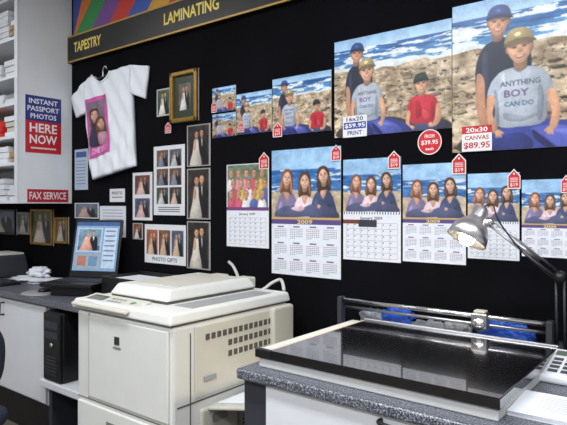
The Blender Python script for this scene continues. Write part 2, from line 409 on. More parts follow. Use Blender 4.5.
def girls(A):
    hh,ww=A.B.shape[:2]; v=np.linspace(0,1,hh)[:,None]+np.zeros((1,ww))
    A.B[:]=np.array([150,190,228.])+((fbm(hh,ww,6,4)-.4)*50)[...,None]
    s_=fbm(hh,ww,50,6); m=v>.30; sc=np.array([58,112,176.])+((s_-.5)*120)[...,None]; fo=fbm(hh,ww,26,5)>.60; sc[fo]=(220,228,238); A.B[m]=sc[m]
    m=v>.62; A.B[m]=(np.array([196,176,150.])+((fbm(hh,ww,20,20)-.5)*70)[...,None])[m]
    cl=[(126,116,150),(222,198,208),(66,76,110)]; hr=[(128,80,56),(88,62,48),(72,52,42)]
    for i,(x,y,t) in enumerate([(.24,.42,.10),(.50,.47,0.0),(.76,.40,-.10)]):
        A.sp([(x-.17,1.05),(x-.15,y+.36),(x-.07,y+.22),(x+.07,y+.22),(x+.15,y+.36),(x+.17,1.05)],cl[i])
        A.sp([(x-.05,y+.18),(x+.05,y+.18),(x,y+.34)],(204,154,128))
        face(A,x,y,.100,(222,174,148),hr[i],long=True,tilt=t)
        A.sp([(x-.13,y+.42),(x-.08,y+.34),(x-.06,.9),(x-.11,1.0)],mul(cl[i],1.25)); A.sp([(x+.06,y+.42),(x+.1,y+.40),(x+.1,.92),(x+.07,.95)],mul(cl[i],.75))
    A.sp([(.05,.97),(.14,.86),(.28,.83),(.44,.87),(.58,.81),(.72,.81),(.92,.88),(.96,1.0),(.6,.98),(.3,1.0)],(84,90,122))
    A.sp([(.3,.87),(.4,.83),(.5,.87),(.42,.91)],(214,184,196))
    hand(A,.45,.85,.03,(214,168,142)); hand(A,.7,.83,.03,(214,168,142),-1)
def group(A):
    hh,ww=A.B.shape[:2]; A.B[:]=np.array([116,134,112.])+((fbm(hh,ww,10,10)-.5)*90)[...,None]
    for j in range(3):
        for i in range(5):
            x=.10+.19*i+(.06 if j%2 else 0); y=.22+.24*j; A.sp([(x-.1,y+.4),(x-.07,y+.13),(x+.07,y+.13),(x+.1,y+.4)],random.choice([(204,90,114),(214,184,90),(228,222,224),(84,100,168),(216,142,164)])); face(A,x,y,.085,hair=random.choice([(60,40,30),(130,94,60)]))
def months(A,cols,rows,bg=(230,233,241),hd=(100,112,160)):
    A.rect(0,0,1,1,bg)
    for r in range(rows):
        for c in range(cols):
            x0=(c+.1)/cols;x1=(c+.9)/cols;y0=(r+.08)/rows;dy=.84/rows
            A.rect(x0+.25*(x1-x0),y0,x1-.25*(x1-x0),y0+dy*.10,hd)
            for k in range(6):
                yy=y0+dy*(.2+.13*k)
                for j in range(7):
                    if k==5 and j>2: continue
                    xx=x0+(x1-x0)*(j+.1)/7
                    A.rect(xx,yy,xx+(x1-x0)*.085,yy+dy*.055,(128,130,148) if k else (200,110,118),same=(k+j>0))
def daygrid(A):
    A.rect(0,0,1,1,(230,231,238)); A.text('January 2009',.3,.04,.7,.13,(80,80,92))
    for k in range(7):
        y=.18+.78*k/6; A.rect(.05,y,.95,y+.007,(150,152,164),same=k>0)
        if k<6:
            for j in range(7): A.rect(.07+.127*j,y+.03,.09+.127*j,y+.055,(90,92,110),same=True)
    for j in range(8): A.rect(.05+.9*j/7,.18,.055+.9*j/7,.96,(150,152,164),same=j>0)
def spiral(A,y,n=22):
    for i in range(n): A.rect((i+.3)/n,y-.012,(i+.62)/n,y+.012,(30,30,34),same=i>0)
def ptag(px,py,w=10,h=16,Y=-.012,pad=True):
    A=wallart(px-w/2,px+w/2,py-h/2,py+h/2,Y=Y,board=0)
    A.poly([(0,.35),(.5,0),(1,.35),(1,1),(0,1)],(235,230,228))
    A.poly([(.07,.38),(.5,.07),(.93,.38),(.93,.95),(.07,.95)],(200,36,42))
    A.ell(.5,.25,.05,.05,(240,240,240),n=8)
    for k in range(3): A.rect(.2,.45+.08*k,.8,.49+.08*k,(235,205,205),same=k>0)
    A.text('$19',.2,.7,.8,.9,(240,225,225))
    if pad:
        i=len(A.vs)
        for yy in (-.0002,Y+.0005):
            for (u,v) in [(.3,.4),(.7,.4),(.7,.8),(.3,.8)]:
                p=A.O+XU*(u*A.w)+ZD*(v*A.h); A.vs.append(Vector((p.x,yy,p.z)))
        for f in BF: A.fs.append(tuple(i+q for q in f)); A.cs.append([lin((220,215,210))]*4)
    return A.build('price_tag')
# ================= ROOM =================
box('floor',-5.2,2.5,-4.5,0,-.1,0,'floor')
box('ceiling',-5.2,2.5,-4.5,0,2.8,2.9,'ceil')
box('wall_back',-5.3,2.6,0,.1,-.1,2.9,'black_wall')
box('wall_left',-5.3,-5.2,-4.5,0,-.1,2.9,'white_wall')
box('wall_right',2.5,2.6,-4.5,0,-.1,2.9,'white_wall')
box('wall_front',-5.3,2.6,-4.6,-4.5,-.1,2.9,'white_wall')
# ================= UPPER SHELF CABINET =================
XC=atY(72,100).x
cab=grp('wall_shelf_cabinet',(XC-.6,-.18,1.32))
zb=H+.01
box('side_panel',XC-.02,XC,-.365,0,zb,2.798,'white2',cab,bev=.002)
box('back_panel',XC-1.5,XC-.02,-.02,0,zb,2.798,'white2',cab)
box('left_panel',XC-1.52,XC-1.5,-.365,0,zb,2.798,'white2',cab)
shz=[zb,1.55,1.72,1.93,2.10,2.34,2.60]
for i,z in enumerate(shz): box('shelf_%d'%i,XC-1.5,XC-.02,-.36,-.02,z,z+.018,'white2',cab)
box('edge_strip',XC-.035,XC+.002,-.372,-.362,zb,2.798,'white',cab)
for i,z in enumerate(shz[:-1]):
    x=XC-.05
    while x>XC-1.35:
        w=.10+.12*R(); hh=(shz[i+1]-z-.018)*(.4+.45*R())
        cols=['white','copier2','paper','blue','darkgrey','red','kraft']
        k=random.choice(cols[:3]+['kraft','copier3']) if i!=2 else random.choice(cols)
        nst=max(1,int(hh/.03))
        for q in range(nst):
            kk=random.choice([k,k,'paper','white'])
            box('packet',x-w+.004*R(),x-.006*R(),-.34+.02*R(),-.06,z+.018+hh*q/nst,z+.018+hh*(q+.9)/nst,kk,cab)
        x-=w+.015+.03*R()
A=sideart(25,61,94,152,XC)
A.rect(0,0,1,.44,(38,54,128)); A.rect(0,.44,1,1,(196,36,46))
A.text('INSTANT',.10,.05,.90,.14,(240,240,248)); A.text('PASSPORT',.06,.18,.94,.27,(240,240,248)); A.text('PHOTOS',.14,.31,.86,.40,(240,240,248))
A.text('HERE',.12,.48,.88,.64,(248,240,242)); A.text('NOW',.12,.68,.88,.84,(248,240,242)); A.rect(.15,.9,.85,.93,(230,210,212))
A.build('passport_photo_sign')
A=sideart(27,68,189,202,XC+.001)
A.rect(0,0,1,1,(180,30,44)); A.text('FAX SERVICE',.05,.2,.95,.8,(238,225,228)); A.build('fax_service_sign')
# ================= BANNER AND SIGN =================
a0=atY(73,38); zs=a0.z; zb2=atY(70,65).z
A=Art(2.2,2.76-zs,O=Vector((a0.x+.01,0,2.76)),U=XU,V=ZD,N=YN,board=.004)
cols=[(186,50,48),(48,76,160),(214,112,44),(54,138,72),(120,76,150),(202,58,54),(56,88,176),(216,158,50)]
x=-.25; i=0
while x<1.1:
    A.poly([(x,1),(x+.085,1),(x+.235,0),(x+.15,0)],cols[i%8],same=i>0); x+=.085; i+=1
A.build('rainbow_banner')
xe=atY(306,0).x
sg=grp('shop_sign',((a0.x+xe)/2,-.015,(zs+zb2)/2))
box('board',a0.x-.02,xe,-.03,0,zb2,zs,'signblack',sg,bev=.002)
box('gold_bottom',a0.x-.02,xe,-.034,-.03,zb2,zb2+.010,'goldline',sg)
box('gold_top',a0.x-.02,xe,-.034,-.03,zs-.010,zs,'goldline',sg)
box('gold_left',a0.x-.02,a0.x-.010,-.034,-.03,zb2,zs,'goldline',sg)
box('gold_right',xe-.010,xe,-.034,-.03,zb2,zs,'goldline',sg)
A=Art(xe-a0.x,zs-zb2,O=Vector((a0.x,-.03,zs)),U=XU,V=ZD,N=YN,board=0)
def su(px): return (atY(px,50).x-a0.x)/(xe-a0.x)
A.text('TAPESTRY',su(78),.28,su(105),.66,(236,212,92)); A.text('LAMINATING',su(168),.28,su(223),.66,(236,212,92))
A.build('sign_lettering',sg)
# ================= T SHIRT =================
def sdep(px,py):
    u=(px-74)/77
    w=(py-66)/114
    d=.022+.022*math.sin(max(0,min(1,u))*math.pi)+.007*math.sin(px*.35+py*.12)*max(0,w)+.004*math.sin(py*.22-px*.5)+.004*math.sin(px*.9+1)*max(.2,w)
    return d
def bil(a,b,c,d,u,v):
    return ((a[0]*(1-u)+b[0]*u)*(1-v)+(d[0]*(1-u)+c[0]*u)*v,(a[1]*(1-u)+b[1]*u)*(1-v)+(d[1]*(1-u)+c[1]*u)*v)
vs=[];fs=[]
def patch(f,nu,nv):
    base=len(vs)
    for back in (0,1):
        for j in range(nv+1):
            for i in range(nu+1):
                u=i/nu;v=j/nv; p=f(u,v); q=atY(p[0],p[1])
                q.y=-(sdep(*p)) if not back else -.006
                vs.append(q)
    N1=(nu+1)*(nv+1)
    for j in range(nv):
        for i in range(nu):
            a=base+j*(nu+1)+i; fs.append((a,a+1,a+nu+2,a+nu+1)); a+=N1; fs.append((a,a+nu+1,a+nu+2,a+1))
    rim=[j for j in range(nu+1)]+[(j+1)*(nu+1)-1 for j in range(1,nv+1)]+[nv*(nu+1)+i for i in range(nu-1,-1,-1)]+[j*(nu+1) for j in range(nv-1,0,-1)]
    for k in range(len(rim)):
        a=base+rim[k];b_=base+rim[(k+1)%len(rim)]; fs.append((a,b_,b_+N1,a+N1))
def bodyf(u,v):
    sx=88+u*(134-88); sy=83-(u*17)
    if u<=.2: sy-=3*u/.2
    elif u<.62: sy+=9*math.sin((u-.2)/.42*math.pi)-3*(1-(u-.2)/.42)
    bx=96+u*(138-96); by=180-u*14
    return sx*(1-v)+bx*v, sy*(1-v)+by*v
patch(bodyf,36,40)
patch(lambda u,v: bil((73.5,99),(88,83),(90.5,113),(79,118),u,v),10,12)
patch(lambda u,v: bil((134,66),(151,66.5),(147.5,99),(135,94),u,v),10,12)
ts=grp('hanging_tshirt',atY(110,120))
mesh('shirt_cloth',vs,fs,'shirt',ts,smooth=True)
nb=[]
for i in range(9):
    u=.2+.42*i/8; p=bodyf(u,0); q=atY(*p); q.y=-sdep(*p)-.002; nb.append(q)
tube('neckband',nb,.006,'shirt',ts,n=8)
q0=atY(103,77,-.03); tube('hanger_hook',smoothpath([q0,atY(103,70,-.03),atY(105,66,-.03),atY(107,69,-.02),atY(106,67,-.002)]),.004,'steel',ts,n=8)
tube('hanger_bar',[atY(92,84,-.018),atY(103,76,-.022),atY(122,73,-.018)],.006,'darkgrey',ts,n=8)
def sfn(u,v,d):
    p=bil((91,101),(112.5,95),(116.5,152),(95.5,160),u,v); q=atY(*p); q.y=-sdep(*p)-.004-d; return q
def shirtpic(A):
    A.rect(0,0,1,1,(214,88,168)); A.rect(.1,.07,.9,.80,(128,108,126))
    A.sp([(.15,.8),(.18,.5),(.4,.42),(.6,.5),(.62,.8)],(56,52,76)); A.sp([(.5,.8),(.55,.62),(.7,.56),(.85,.62),(.88,.8)],(196,144,166))
    face(A,.38,.30,.085,(216,166,140),(70,45,40),long=True); face(A,.68,.46,.075,(220,170,144),(100,70,44),long=True)
    A.text('LOVE YOU',.15,.85,.85,.94,(240,225,235))
A=Art(.17,.40,fn=sfn,board=0); A.photo(36,shirtpic,b=.5); A.build('shirt_print',ts,'cloth_print')
# ================= BEACH PRINTS =================
def beachprint(x0,x1,yt,yb,n,res):
    A=wallart(x0,x1,yt,yb,board=.004); A.photo(res,lambda q:family(q,n,True)); return A.build('beach_photo_print')
beachprint(335,452,43,138,60,230)
A=wallart(453,566,8,153,board=.006); A.w=.80; w8=.80; O8=A.O.copy(); h8=A.h
A.fn=lambda u,v,d: O8+XU*(u*w8)+ZD*(v*h8)+YN*d
A.photo(340,lambda q:family(q,80,True)); A.build('beach_photo_print')
beachprint(273,331.5,80,136,40,130)
beachprint(237,272,95,135,24,84)
beachprint(213,236,89,113,16,60); beachprint(213,236,115,138,16,60)
A=wallart(343,367,117,138,Y=-.006,board=.001); A.rect(0,0,1,1,(232,232,238)); A.rect(.04,.3,.96,.62,(48,64,150)); A.text('16x20',.15,.05,.85,.25,(40,40,60)); A.text('$59.95',.08,.36,.92,.58,(240,240,246)); A.text('PRINT',.2,.7,.8,.9,(40,50,120)); A.build('print_price_label')
A=wallart(462,492,127,152,Y=-.008,board=.001); A.rect(0,0,1,1,(234,232,232)); A.rect(.0,.0,1,.30,(196,34,46)); A.text('20x30',.14,.06,.86,.25,(245,238,238));A.text('CANVAS',.1,.38,.9,.55,(176,34,46)); A.text('$89.95',.06,.64,.94,.92,(186,34,46)); A.build('print_price_label')
c=atY(429.5,142,-.008)
A=Art(.1,.1,O=c+Vector((-.05,0,.05)),U=XU,V=ZD,N=YN,board=0); A.ell(.5,.5,.5,.5,(230,225,225),n=32); A.ell(.5,.5,.46,.46,(204,36,44),n=32); A.text('FROM',.3,.2,.7,.34,(245,235,235)); A.text('$39.95',.15,.42,.85,.62,(245,235,235)); A.text('each',.33,.7,.67,.82,(245,235,235)); A.build('round_price_sticker')
# ================= CALENDARS =================
A=wallart(227,269,165,246); A.rect(0,0,1,1,(228,230,238)); A.push(.02,.01,.98,.52); A.photo(90,group); A.pop(); A.push(0,.52,1,.56); A.rect(0,0,1,1,(112,70,122)); A.pop(); A.push(.02,.57,.98,.98); daygrid(A); A.pop(); A.build('wall_calendar')
def cal(x0,x1,yt,yb,sp_,kind,res):
    A=wallart(x0,x1,yt,yb); A.rect(0,0,1,1,(230,232,239)); A.push(0,0,1,sp_); A.photo(res,girls); A.pop()
    if kind=='year':
        A.push(0,sp_,1,sp_+.055); A.rect(0,0,1,1,(94,78,134)); A.rect(0,0,1,.3,(206,168,100)); A.text('2009',.39,.36,.61,.94,(232,208,110)); A.pop(); A.push(.02,sp_+.06,.98,.99); months(A,4,3); A.pop()
    else:
        A.push(.01,sp_+.03,.99,.99); daygrid(A); A.pop(); spiral(A,sp_+.014)
    return A
cal(272,341,151,273,.54,'year',150).build('wall_calendar')
A=cal(343.5,401,160,259,.52,'day',120); A.rect(.0,.60,.3,.64,(120,60,50)); A.rect(.28,.6,.6,.67,(60,60,70)); A.build('wall_calendar')
cal(403,466,165,261,.545,'year',130).build('wall_calendar')
cal(468,519.5,174,258,.56,'day',110).build('wall_calendar')
cal(522,580,180,256,.57,'year',110).build('wall_calendar')
cal(590,650,178,258,.57,'year',90).build('wall_calendar')
for p in [(264,161,10,17),(336,153,10,16),(394,160,12,18),(459,164,14,21),(514,179,13,20),(566,184,10,18),(277.5,130,9,15)]: ptag(*p,Y=-.007,pad=False)
ptag(168,128,6,11)
for p in [(214,107,5,12),(241,127,6,11)]: ptag(*p,Y=-.007,pad=False)
# ================= LEFT WALL PICTURES =================
def couple(A,bgc=(70,60,58),dress=(222,220,216),cols=34):
    def dr(A):
        hh,ww=A.B.shape[:2]; A.B[:]=np.array(bgc,float)+((fbm(hh,ww,5,4)-.5)*70)[...,None]
        A.rect(0,.78,1,1,mul(bgc,.7))
        A.sp([(.52,1.03),(.53,.44),(.61,.35),(.75,.35),(.84,.44),(.86,1.03)],(28,28,34)); A.sp([(.64,.36),(.7,.36),(.68,.55)],(200,200,200))
        A.sp([(.10,1.03),(.24,.64),(.30,.38),(.40,.33),(.5,.36),(.54,.6),(.66,1.03)],dress); A.sp([(.30,.4),(.36,.36),(.40,.5),(.34,.62),(.28,.55)],(200,150,126))
        face(A,.42,.24,.075,hair=(80,50,30)); face(A,.66,.21,.075,hair=(40,30,26))
    A.photo(cols,dr,b=.5)
def frame4(fr,a,w,h,t,d,kk,bev):
    for nm,x0,x1,z0,z1 in [('frame_top',a.x,a.x+w,a.z-t,a.z),('frame_bottom',a.x,a.x+w,a.z-h,a.z-h+t),('frame_left',a.x,a.x+t,a.z-h,a.z),('frame_right',a.x+w-t,a.x+w,a.z-h,a.z)]:
        box(nm,x0,x1,-d,0,z0,z1,kk,fr,bev=bev)
fr=grp('gold_picture_frame',atY(186,95))
A=wallart(172,199,74,124,board=.004)
frame4(fr,A.O,A.w,A.h,.024,.022,'gold',.006)
A.rect(0,0,1,1,(52,62,50)); A.push(.28,.24,.72,.76); couple(A,(110,100,90)); A.pop(); A.build('mat_and_photo',fr)
A=wallart(157,170.5,90,117); A.rect(0,0,1,1,(190,190,184)); A.push(.08,.05,.92,.95); couple(A,(64,84,60)); A.pop(); A.build('small_photo_print')
for x0,x1,yt,yb in [(187.5,210.5,126,167),(187.5,210.5,169,219),(187.5,210.5,221,268)]:
    A=wallart(x0,x1,yt,yb,board=.004); A.rect(0,0,1,1,(160,156,150)); A.push(.05,.025,.95,.975); couple(A,(50,46,44),(206,198,186),48); A.pop(); A.build('wedding_photo_print')
A=wallart(154,185,147,215); A.rect(0,0,1,1,(226,228,232))
for j in range(3):
    for i in range(2): A.push(.1+.42*i,.06+.27*j,.48+.42*i,.30+.27*j); couple(A,random.choice([(90,96,110),(110,84,70),(60,70,64)]),random.choice([(210,180,160),(120,130,150),(200,200,200)]),22); A.pop()
for k in range(3): A.rect(.15,.88+.03*k,.85,.893+.03*k,(90,90,100))
A.build('photo_collage_sheet')
A=wallart(145,186,224,262); A.rect(0,0,1,1,(228,228,232))
for i in range(3): A.push(.05+.31*i,.14,.33+.31*i,.78); couple(A,[(160,86,60),(116,80,60),(80,96,120)][i],(210,180,150),24); A.pop()
A.text('PHOTO GIFTS',.2,.84,.8,.94,(70,70,90)); A.build('photo_collage_sheet')
A=wallart(133,152.5,173,220); A.rect(0,0,1,1,(226,226,232))
for j in range(2): A.push(.12,.06+.48*j,.88,.46+.48*j); couple(A,[(110,64,64),(70,80,110)][j],(216,180,172),28); A.pop()
A.build('photo_collage_sheet')
A=wallart(75,88,150,190); A.rect(0,0,1,1,(176,190,210)); A.rect(.1,.06,.9,.2,(60,90,150))
for k in range(8): A.rect(.15,.28+.08*k,.85,.3+.08*k,(110,120,150),same=k>0)
A.build('notice_sheet')
A=wallart(110,125,189,202); A.rect(0,0,1,1,(226,228,232)); A.text('PHOTO',.15,.2,.85,.45,(60,60,70)); A.rect(.15,.6,.85,.68,(120,120,130)); A.build('notice_card')
A=wallart(100,126,206,236); A.rect(0,0,1,1,(224,228,236))
for k in range(7): A.rect(.12,.12+.1*k,.88,.14+.1*k,(130,138,166),same=k>0)
A.rect(.1,.82,.9,.92,(60,80,150)); A.build('notice_sheet')
A=wallart(75,99,203,218); A.rect(0,0,1,1,(214,216,222)); A.push(.04,.06,.96,.94); couple(A,(96,110,130),(180,150,140)); A.pop(); A.build('small_photo_print')
A=wallart(133,143,223,239); A.rect(0,0,1,1,(180,170,166)); A.push(.08,.06,.92,.94); couple(A,(120,70,60),cols=20); A.pop(); A.build('small_photo_print')
for (x0,x1,yt,yb,kk,bgc) in [(-14,17,209,233,'dark',(96,110,140)),(18.5,31,212,234,'copier3',(80,120,110)),(32,54,209,244,'gold',(70,84,56)),(56,69,217,243,'gold',(110,90,70))]:
    A=wallart(x0,x1,yt,yb,board=.006); fr=grp('picture_frame',A.O+Vector((A.w/2,0,-A.h/2)))
    frame4(fr,A.O,A.w,A.h,.016,.018,kk,.004)
    couple(A,bgc,(190,180,170)); A.build('photo',fr)
# ================= LEFT DESK =================
dk=grp('service_desk',(-3.9,-.27,0))
XD1=-2.30
box('worktop',-5.15,XD1,-.53,-.001,.765,.80,'granite',dk,bev=.004)
xc=atY(49,350,-.49).x
box('cabinet_body',-5.1,xc,-.49,-.03,.22,.764,'white',dk,bev=.002)
box('plinth',-5.1,xc-.03,-.44,-.05,0,.22,'dark',dk)
xs=[xc-.005-.55*i for i in range(5)]
for i in range(4): box('door_leaf_%d'%i,xs[i+1]+.004,xs[i],-.508,-.49,.235,.755,'white',dk,bev=.003)
for i in range(4):
    hx=xs[i+1]+.09; tube('handle_%d'%i,[(hx,-.508,.73),(hx,-.53,.73),(hx,-.53,.66),(hx,-.508,.66)],.005,'dark',dk,n=8)
box('support_panel',XD1-.03,XD1,-.5,-.03,0,.764,'darkgrey',dk)
x1=atY(78,380,-.5).x+.03
box('low_shelf_board',xc+.01,x1+.08,-.55,-.06,.345,.385,'white',dk,bev=.006)
box('low_shelf_leg_1',xc+.02,xc+.05,-.5,-.1,0,.345,'darkgrey',dk); box('low_shelf_leg_2',x1+.04,x1+.07,-.5,-.1,0,.345,'darkgrey',dk)
pc=dk
box('computer_case',xc+.035,xc+.205,-.53,-.1,.386,.745,'dark',pc,bev=.008)
box('computer_bezel',xc+.04,xc+.2,-.545,-.53,.39,.74,'dark',pc,bev=.006)
box('drive_bay',xc+.055,xc+.185,-.549,-.545,.66,.70,'darkgrey',pc); box('drive_bay_2',xc+.055,xc+.185,-.549,-.545,.61,.645,'darkgrey',pc)
for k in range(6): box('grill_%d'%k,xc+.07,xc+.17,-.548,-.545,.42+.018*k,.428+.018*k,'darkgrey',pc)
lathe('power_button',[(0,.004),(.011,.004),(.012,0)],(xc+.12,-.5455,.575),(0,-1,0),'steel',pc,n=14)
# laptop terminal
c=atY(80,278,-.30); c.z=.80
lp=grp('laptop_computer',c)
th=math.radians(24)
Rz=Matrix.Rotation(th,3,'Z')
def LP(x,y,z): return c+Rz@Vector((x,y,z))
def obx(name,x0,x1,y0,y1,z0,z1,m,par,T,bev=0):
    vs=[T(x,y,z) for (x,y,z) in [(x0,y0,z0),(x1,y0,z0),(x1,y1,z0),(x0,y1,z0),(x0,y0,z1),(x1,y0,z1),(x1,y1,z1),(x0,y1,z1)]]
    return mesh(name,vs,BF,m,par,bev=bev)
obx('dock',-.12,.14,-.10,.12,.0005,.05,'dark',lp,LP,.006)
obx('keyboard_deck',-.16,.16,-.14,.11,.051,.073,'dark',lp,LP,.005)
for r_ in range(5):
    for q in range(11): obx('key',-.145+.0265*q,-.123+.0265*q,-.05+.03*r_,-.026+.03*r_,.073,.077,'darkgrey',lp,LP)
ti=math.radians(12)
def LS(x,y,z):
    return LP(x,.11+z*math.sin(ti)+y*math.cos(ti),.075+z*math.cos(ti)-y*math.sin(ti))
obx('screen_lid',-.15,.165,0,.014,0,.345,'dark',lp,LS,.004)
A=Art(.28,.28,fn=lambda u,v,d: LS(-.135+.285*u,-.001-d,.33-.29*v),board=0)
A.rect(0,0,1,1,(112,138,168)); A.rect(0,0,1,.08,(60,84,130)); A.rect(.04,.12,.62,.62,(150,168,186)); A.push(.07,.15,.59,.59); couple(A,(96,124,140),(180,130,120),40); A.pop()
A.rect(.04,.66,.62,.94,(130,140,146)); A.rect(.66,.12,.96,.94,(160,176,192))
for k in range(7): A.rect(.69,.17+.1*k,.92,.20+.1*k,(100,110,140),same=k>0)
A.rect(.1,.7,.3,.9,(150,100,90)); A.rect(.36,.7,.56,.9,(90,120,150))
A.build('screen_image',lp,'screen')
mp=atZ(42,293,.80)
lathe('grey_mouse_pad',[(0,.006),(.105,.006),(.11,.003),(.11,.0005),(0,.0005)],(mp.x,min(-.40,mp.y),.80),(0,0,1),'copier3',n=32)
ms=grp('computer_mouse',(mp.x,-.40,.806))
blob('mouse_body',(mp.x,-.40,.814),(.028,.045,.016),'dark',ms,0.02,2,floorz=.8065); tube('mouse_cable',smoothpath([(mp.x,-.36,.815),(mp.x-.02,-.33,.81),(mp.x-.01,-.29,.812)],6),.0025,'dark',ms,n=6)
q=atZ(12,283,.80)
kb=grp('computer_keyboard',(q.x,-.38,.8)); kx=q.x
box('keyboard_base',kx-.22,kx+.12,-.46,-.33,.801,.818,'dark',kb,bev=.004)
for r_ in range(4):
    for j in range(14): box('key',kx-.21+.0228*j,kx-.191+.0228*j,-.45+.028*r_,-.427+.028*r_,.818,.824,'darkgrey',kb)
pl=grp('loose_papers',atY(30,270,-.2))
base=atY(36,270,-.2)
for i in range(9):
    x=base.x+.14*(R()-.5)*2; y=-.19+.05*(R()-.5); box('sheet_%d'%i,x-.12,x+.12,y-.08,y+.08,.801+.0025*i,.803+.0025*i,'paper',pl,rot=R()*.8-.4)
b0=atY(38,266,-.16); blob('crumpled_sheet',(b0.x,-.15,.850),(.09,.06,.035),'paper',pl,.5,3,floorz=.822)
p0=atY(4,255,-.2)
pr=grp('desktop_printer',(p0.x,-.2,.8))
frus('body',(p0.x-.2,p0.x+.1,-.32,-.06),(p0.x-.18,p0.x+.08,-.30,-.08),.801,.95,'darkgrey',pr,bev=.015)
box('paper_slot',p0.x-.15,p0.x+.06,-.323,-.312,.86,.885,'dark',pr); box('lid',p0.x-.17,p0.x+.07,-.30,-.09,.95,.965,'copier2',pr,bev=.006)
a=atY(117,278,-.2); b_=atY(154,278,-.2)
tr=grp('document_tray',((a.x+b_.x)/2,-.18,.8))
box('tray_base',a.x,b_.x,-.3,-.04,.801,.81,'dark',tr)
box('tray_front',a.x,b_.x,-.3,-.29,.81,.915,'dark',tr,bev=.003); box('tray_left',a.x,a.x+.01,-.29,-.04,.81,.915,'dark',tr); box('tray_right',b_.x-.01,b_.x,-.29,-.04,.81,.915,'dark',tr); box('tray_back',a.x,b_.x,-.05,-.04,.81,.92,'dark',tr)
box('tray_papers',a.x+.015,b_.x-.015,-.28,-.06,.81,.90,'paper',tr)
# ================= PHOTOCOPIER =================
cx0,cx1,cy0,cy1=-2.09,-1.50,-.79,-.13
cp=grp('photocopier',((cx0+cx1)/2,(cy0+cy1)/2,0))
box('base',cx0+.01,cx1-.02,cy0+.02,cy1,.07,.16,'copier2',cp,bev=.01)
for i,(x,y) in enumerate([(cx0+.08,cy0+.1),(cx1-.1,cy0+.1),(cx0+.08,cy1-.08),(cx1-.1,cy1-.08)]):
    tube('caster_%d'%i,[(x-.02,y,.036),(x+.02,y,.036)],.035,'dark',cp,n=16); box('caster_fork_%d'%i,x-.025,x+.025,y-.015,y+.015,.05,.075,'steel',cp)
box('main_body',cx0,cx1,cy0,cy1,.15,.872,'copier',cp,bev=.012)
frus('top_deck',(cx0-.015,cx1+.010,cy0-.02,cy1+.005),(cx0-.005,cx1+.0,cy0-.01,cy1),.880,.92,'copier',cp,bev=.010,seg=3)
box('deck_seam',cx0+.01,cx1-.01,cy0+.01,cy1-.01,.87,.882,'slot',cp)
frus('platen_cover',(cx0+.07,cx1-.15,cy0+.10,cy1-.04),(cx0+.09,cx1-.17,cy0+.13,cy1-.07),.930,.975,'copier',cp,bev=.012,seg=3)
box('platen_gap',cx0+.08,cx1-.16,cy0+.11,cy1-.05,.918,.932,'slot',cp)
box('cover_inset',cx0+.12,cx1-.20,cy0+.19,cy1-.11,.975,.9775,'copier2',cp,bev=.001)
box('hinge_1',cx0+.14,cx0+.22,cy1-.06,cy1+.01,.92,.968,'copier2',cp,bev=.006); box('hinge_2',cx1-.28,cx1-.20,cy1-.06,cy1+.01,.92,.968,'copier2',cp,bev=.006)
box('side_glass_strip',cx1-.13,cx1-.03,cy0+.12,cy1-.08,.919,.9215,'copier3',cp,bev=.001)
vs=[(cx0+.01,cy0-.035,.895),(cx1-.22,cy0-.035,.895),(cx1-.22,cy0+.085,.921),(cx0+.01,cy0+.085,.921),(cx0+.01,cy0-.035,.908),(cx1-.22,cy0-.035,.908),(cx1-.22,cy0+.085,.932),(cx0+.01,cy0+.085,.932)]
mesh('control_panel',vs,BF,'copier2',cp,bev=.005)
def CPf(u,v,d): return Vector((cx0+.025+(.33)*u,cy0+.078-.105*v,.9308-.021*v+d))
A=Art(.33,.105,fn=CPf,board=.0015)
A.rect(.05,.15,.35,.85,(70,74,72)); A.rect(.08,.25,.32,.75,(112,124,118))
for i in range(4):
    for j in range(3): A.ell(.47+.07*i,.25+.25*j,.07,.07,(140,140,136),n=12,same=(i+j)>0)
A.ell(.88,.35,.12,.12,(90,150,104),n=16); A.ell(.88,.72,.09,.09,(170,90,80)); A.build('control_keys',cp)
def seam(n,x0,x1,z0,z1): box(n,x0,x1,cy0-.0025,cy0+.003,z0,z1,'seam',cp)
seam('front_seam_1',cx0+.01,cx1-.01,.52,.524); seam('front_seam_2',cx0+.01,cx1-.01,.38,.384); seam('front_seam_3',cx0+.01,cx1-.01,.25,.254)
seam('front_seam_v',cx0+.085,cx0+.088,.52,.865)
box('door_panel',cx0+.095,cx1-.015,cy0-.010,cy0,.535,.86,'copier',cp,bev=.006)
box('badge',cx0+.27,cx0+.30,cy0-.0125,cy0-.010,.77,.80,'darkgrey',cp); box('badge_text',cx0+.262,cx0+.308,cy0-.0125,cy0-.010,.755,.761,'seam',cp)
for i,z in enumerate((.40,.27,.17)):
    z1_=z+.11 if i==0 else (z+.10 if i==1 else z+.07)
    box('drawer_front_%d'%i,cx0+.02,cx1-.02,cy0-.012,cy0,z-.01,z1_,'copier',cp,bev=.005)
    box('drawer_pull_%d'%i,cx0+.22,cx0+.40,cy0-.0135,cy0-.008,z+.045,z+.065,'seam',cp)
X=cx1
box('side_panel_upper',X,X+.008,cy0+.10,cy1-.04,.60,.86,'copier2',cp,bev=.005)
for r_ in range(3):
    z=.815-.042*r_
    for k in range(14):
        y=cy0+.15+.030*k
        if r_==0 or k>3: box('vent',X+.007,X+.0105,y,y+.019,z-.011,z+.011,'slot',cp)
for k in range(9): box('vent_low_%d'%k,X-.001,X+.003,cy1-.30,cy1-.06,.40+.016*k,.407+.016*k,'slot',cp)
box('side_seam_1',X-.001,X+.002,cy0+.02,cy1-.01,.585,.590,'slot',cp); box('side_seam_2',X-.001,X+.002,cy0+.08,cy0+.084,.16,.84,'slot',cp)
box('side_door',X,X+.02,cy0+.12,cy1-.34,.24,.56,'copier2',cp,bev=.01); box('side_door_pull',X+.02,X+.024,cy0+.17,cy0+.25,.50,.53,'copier3',cp)
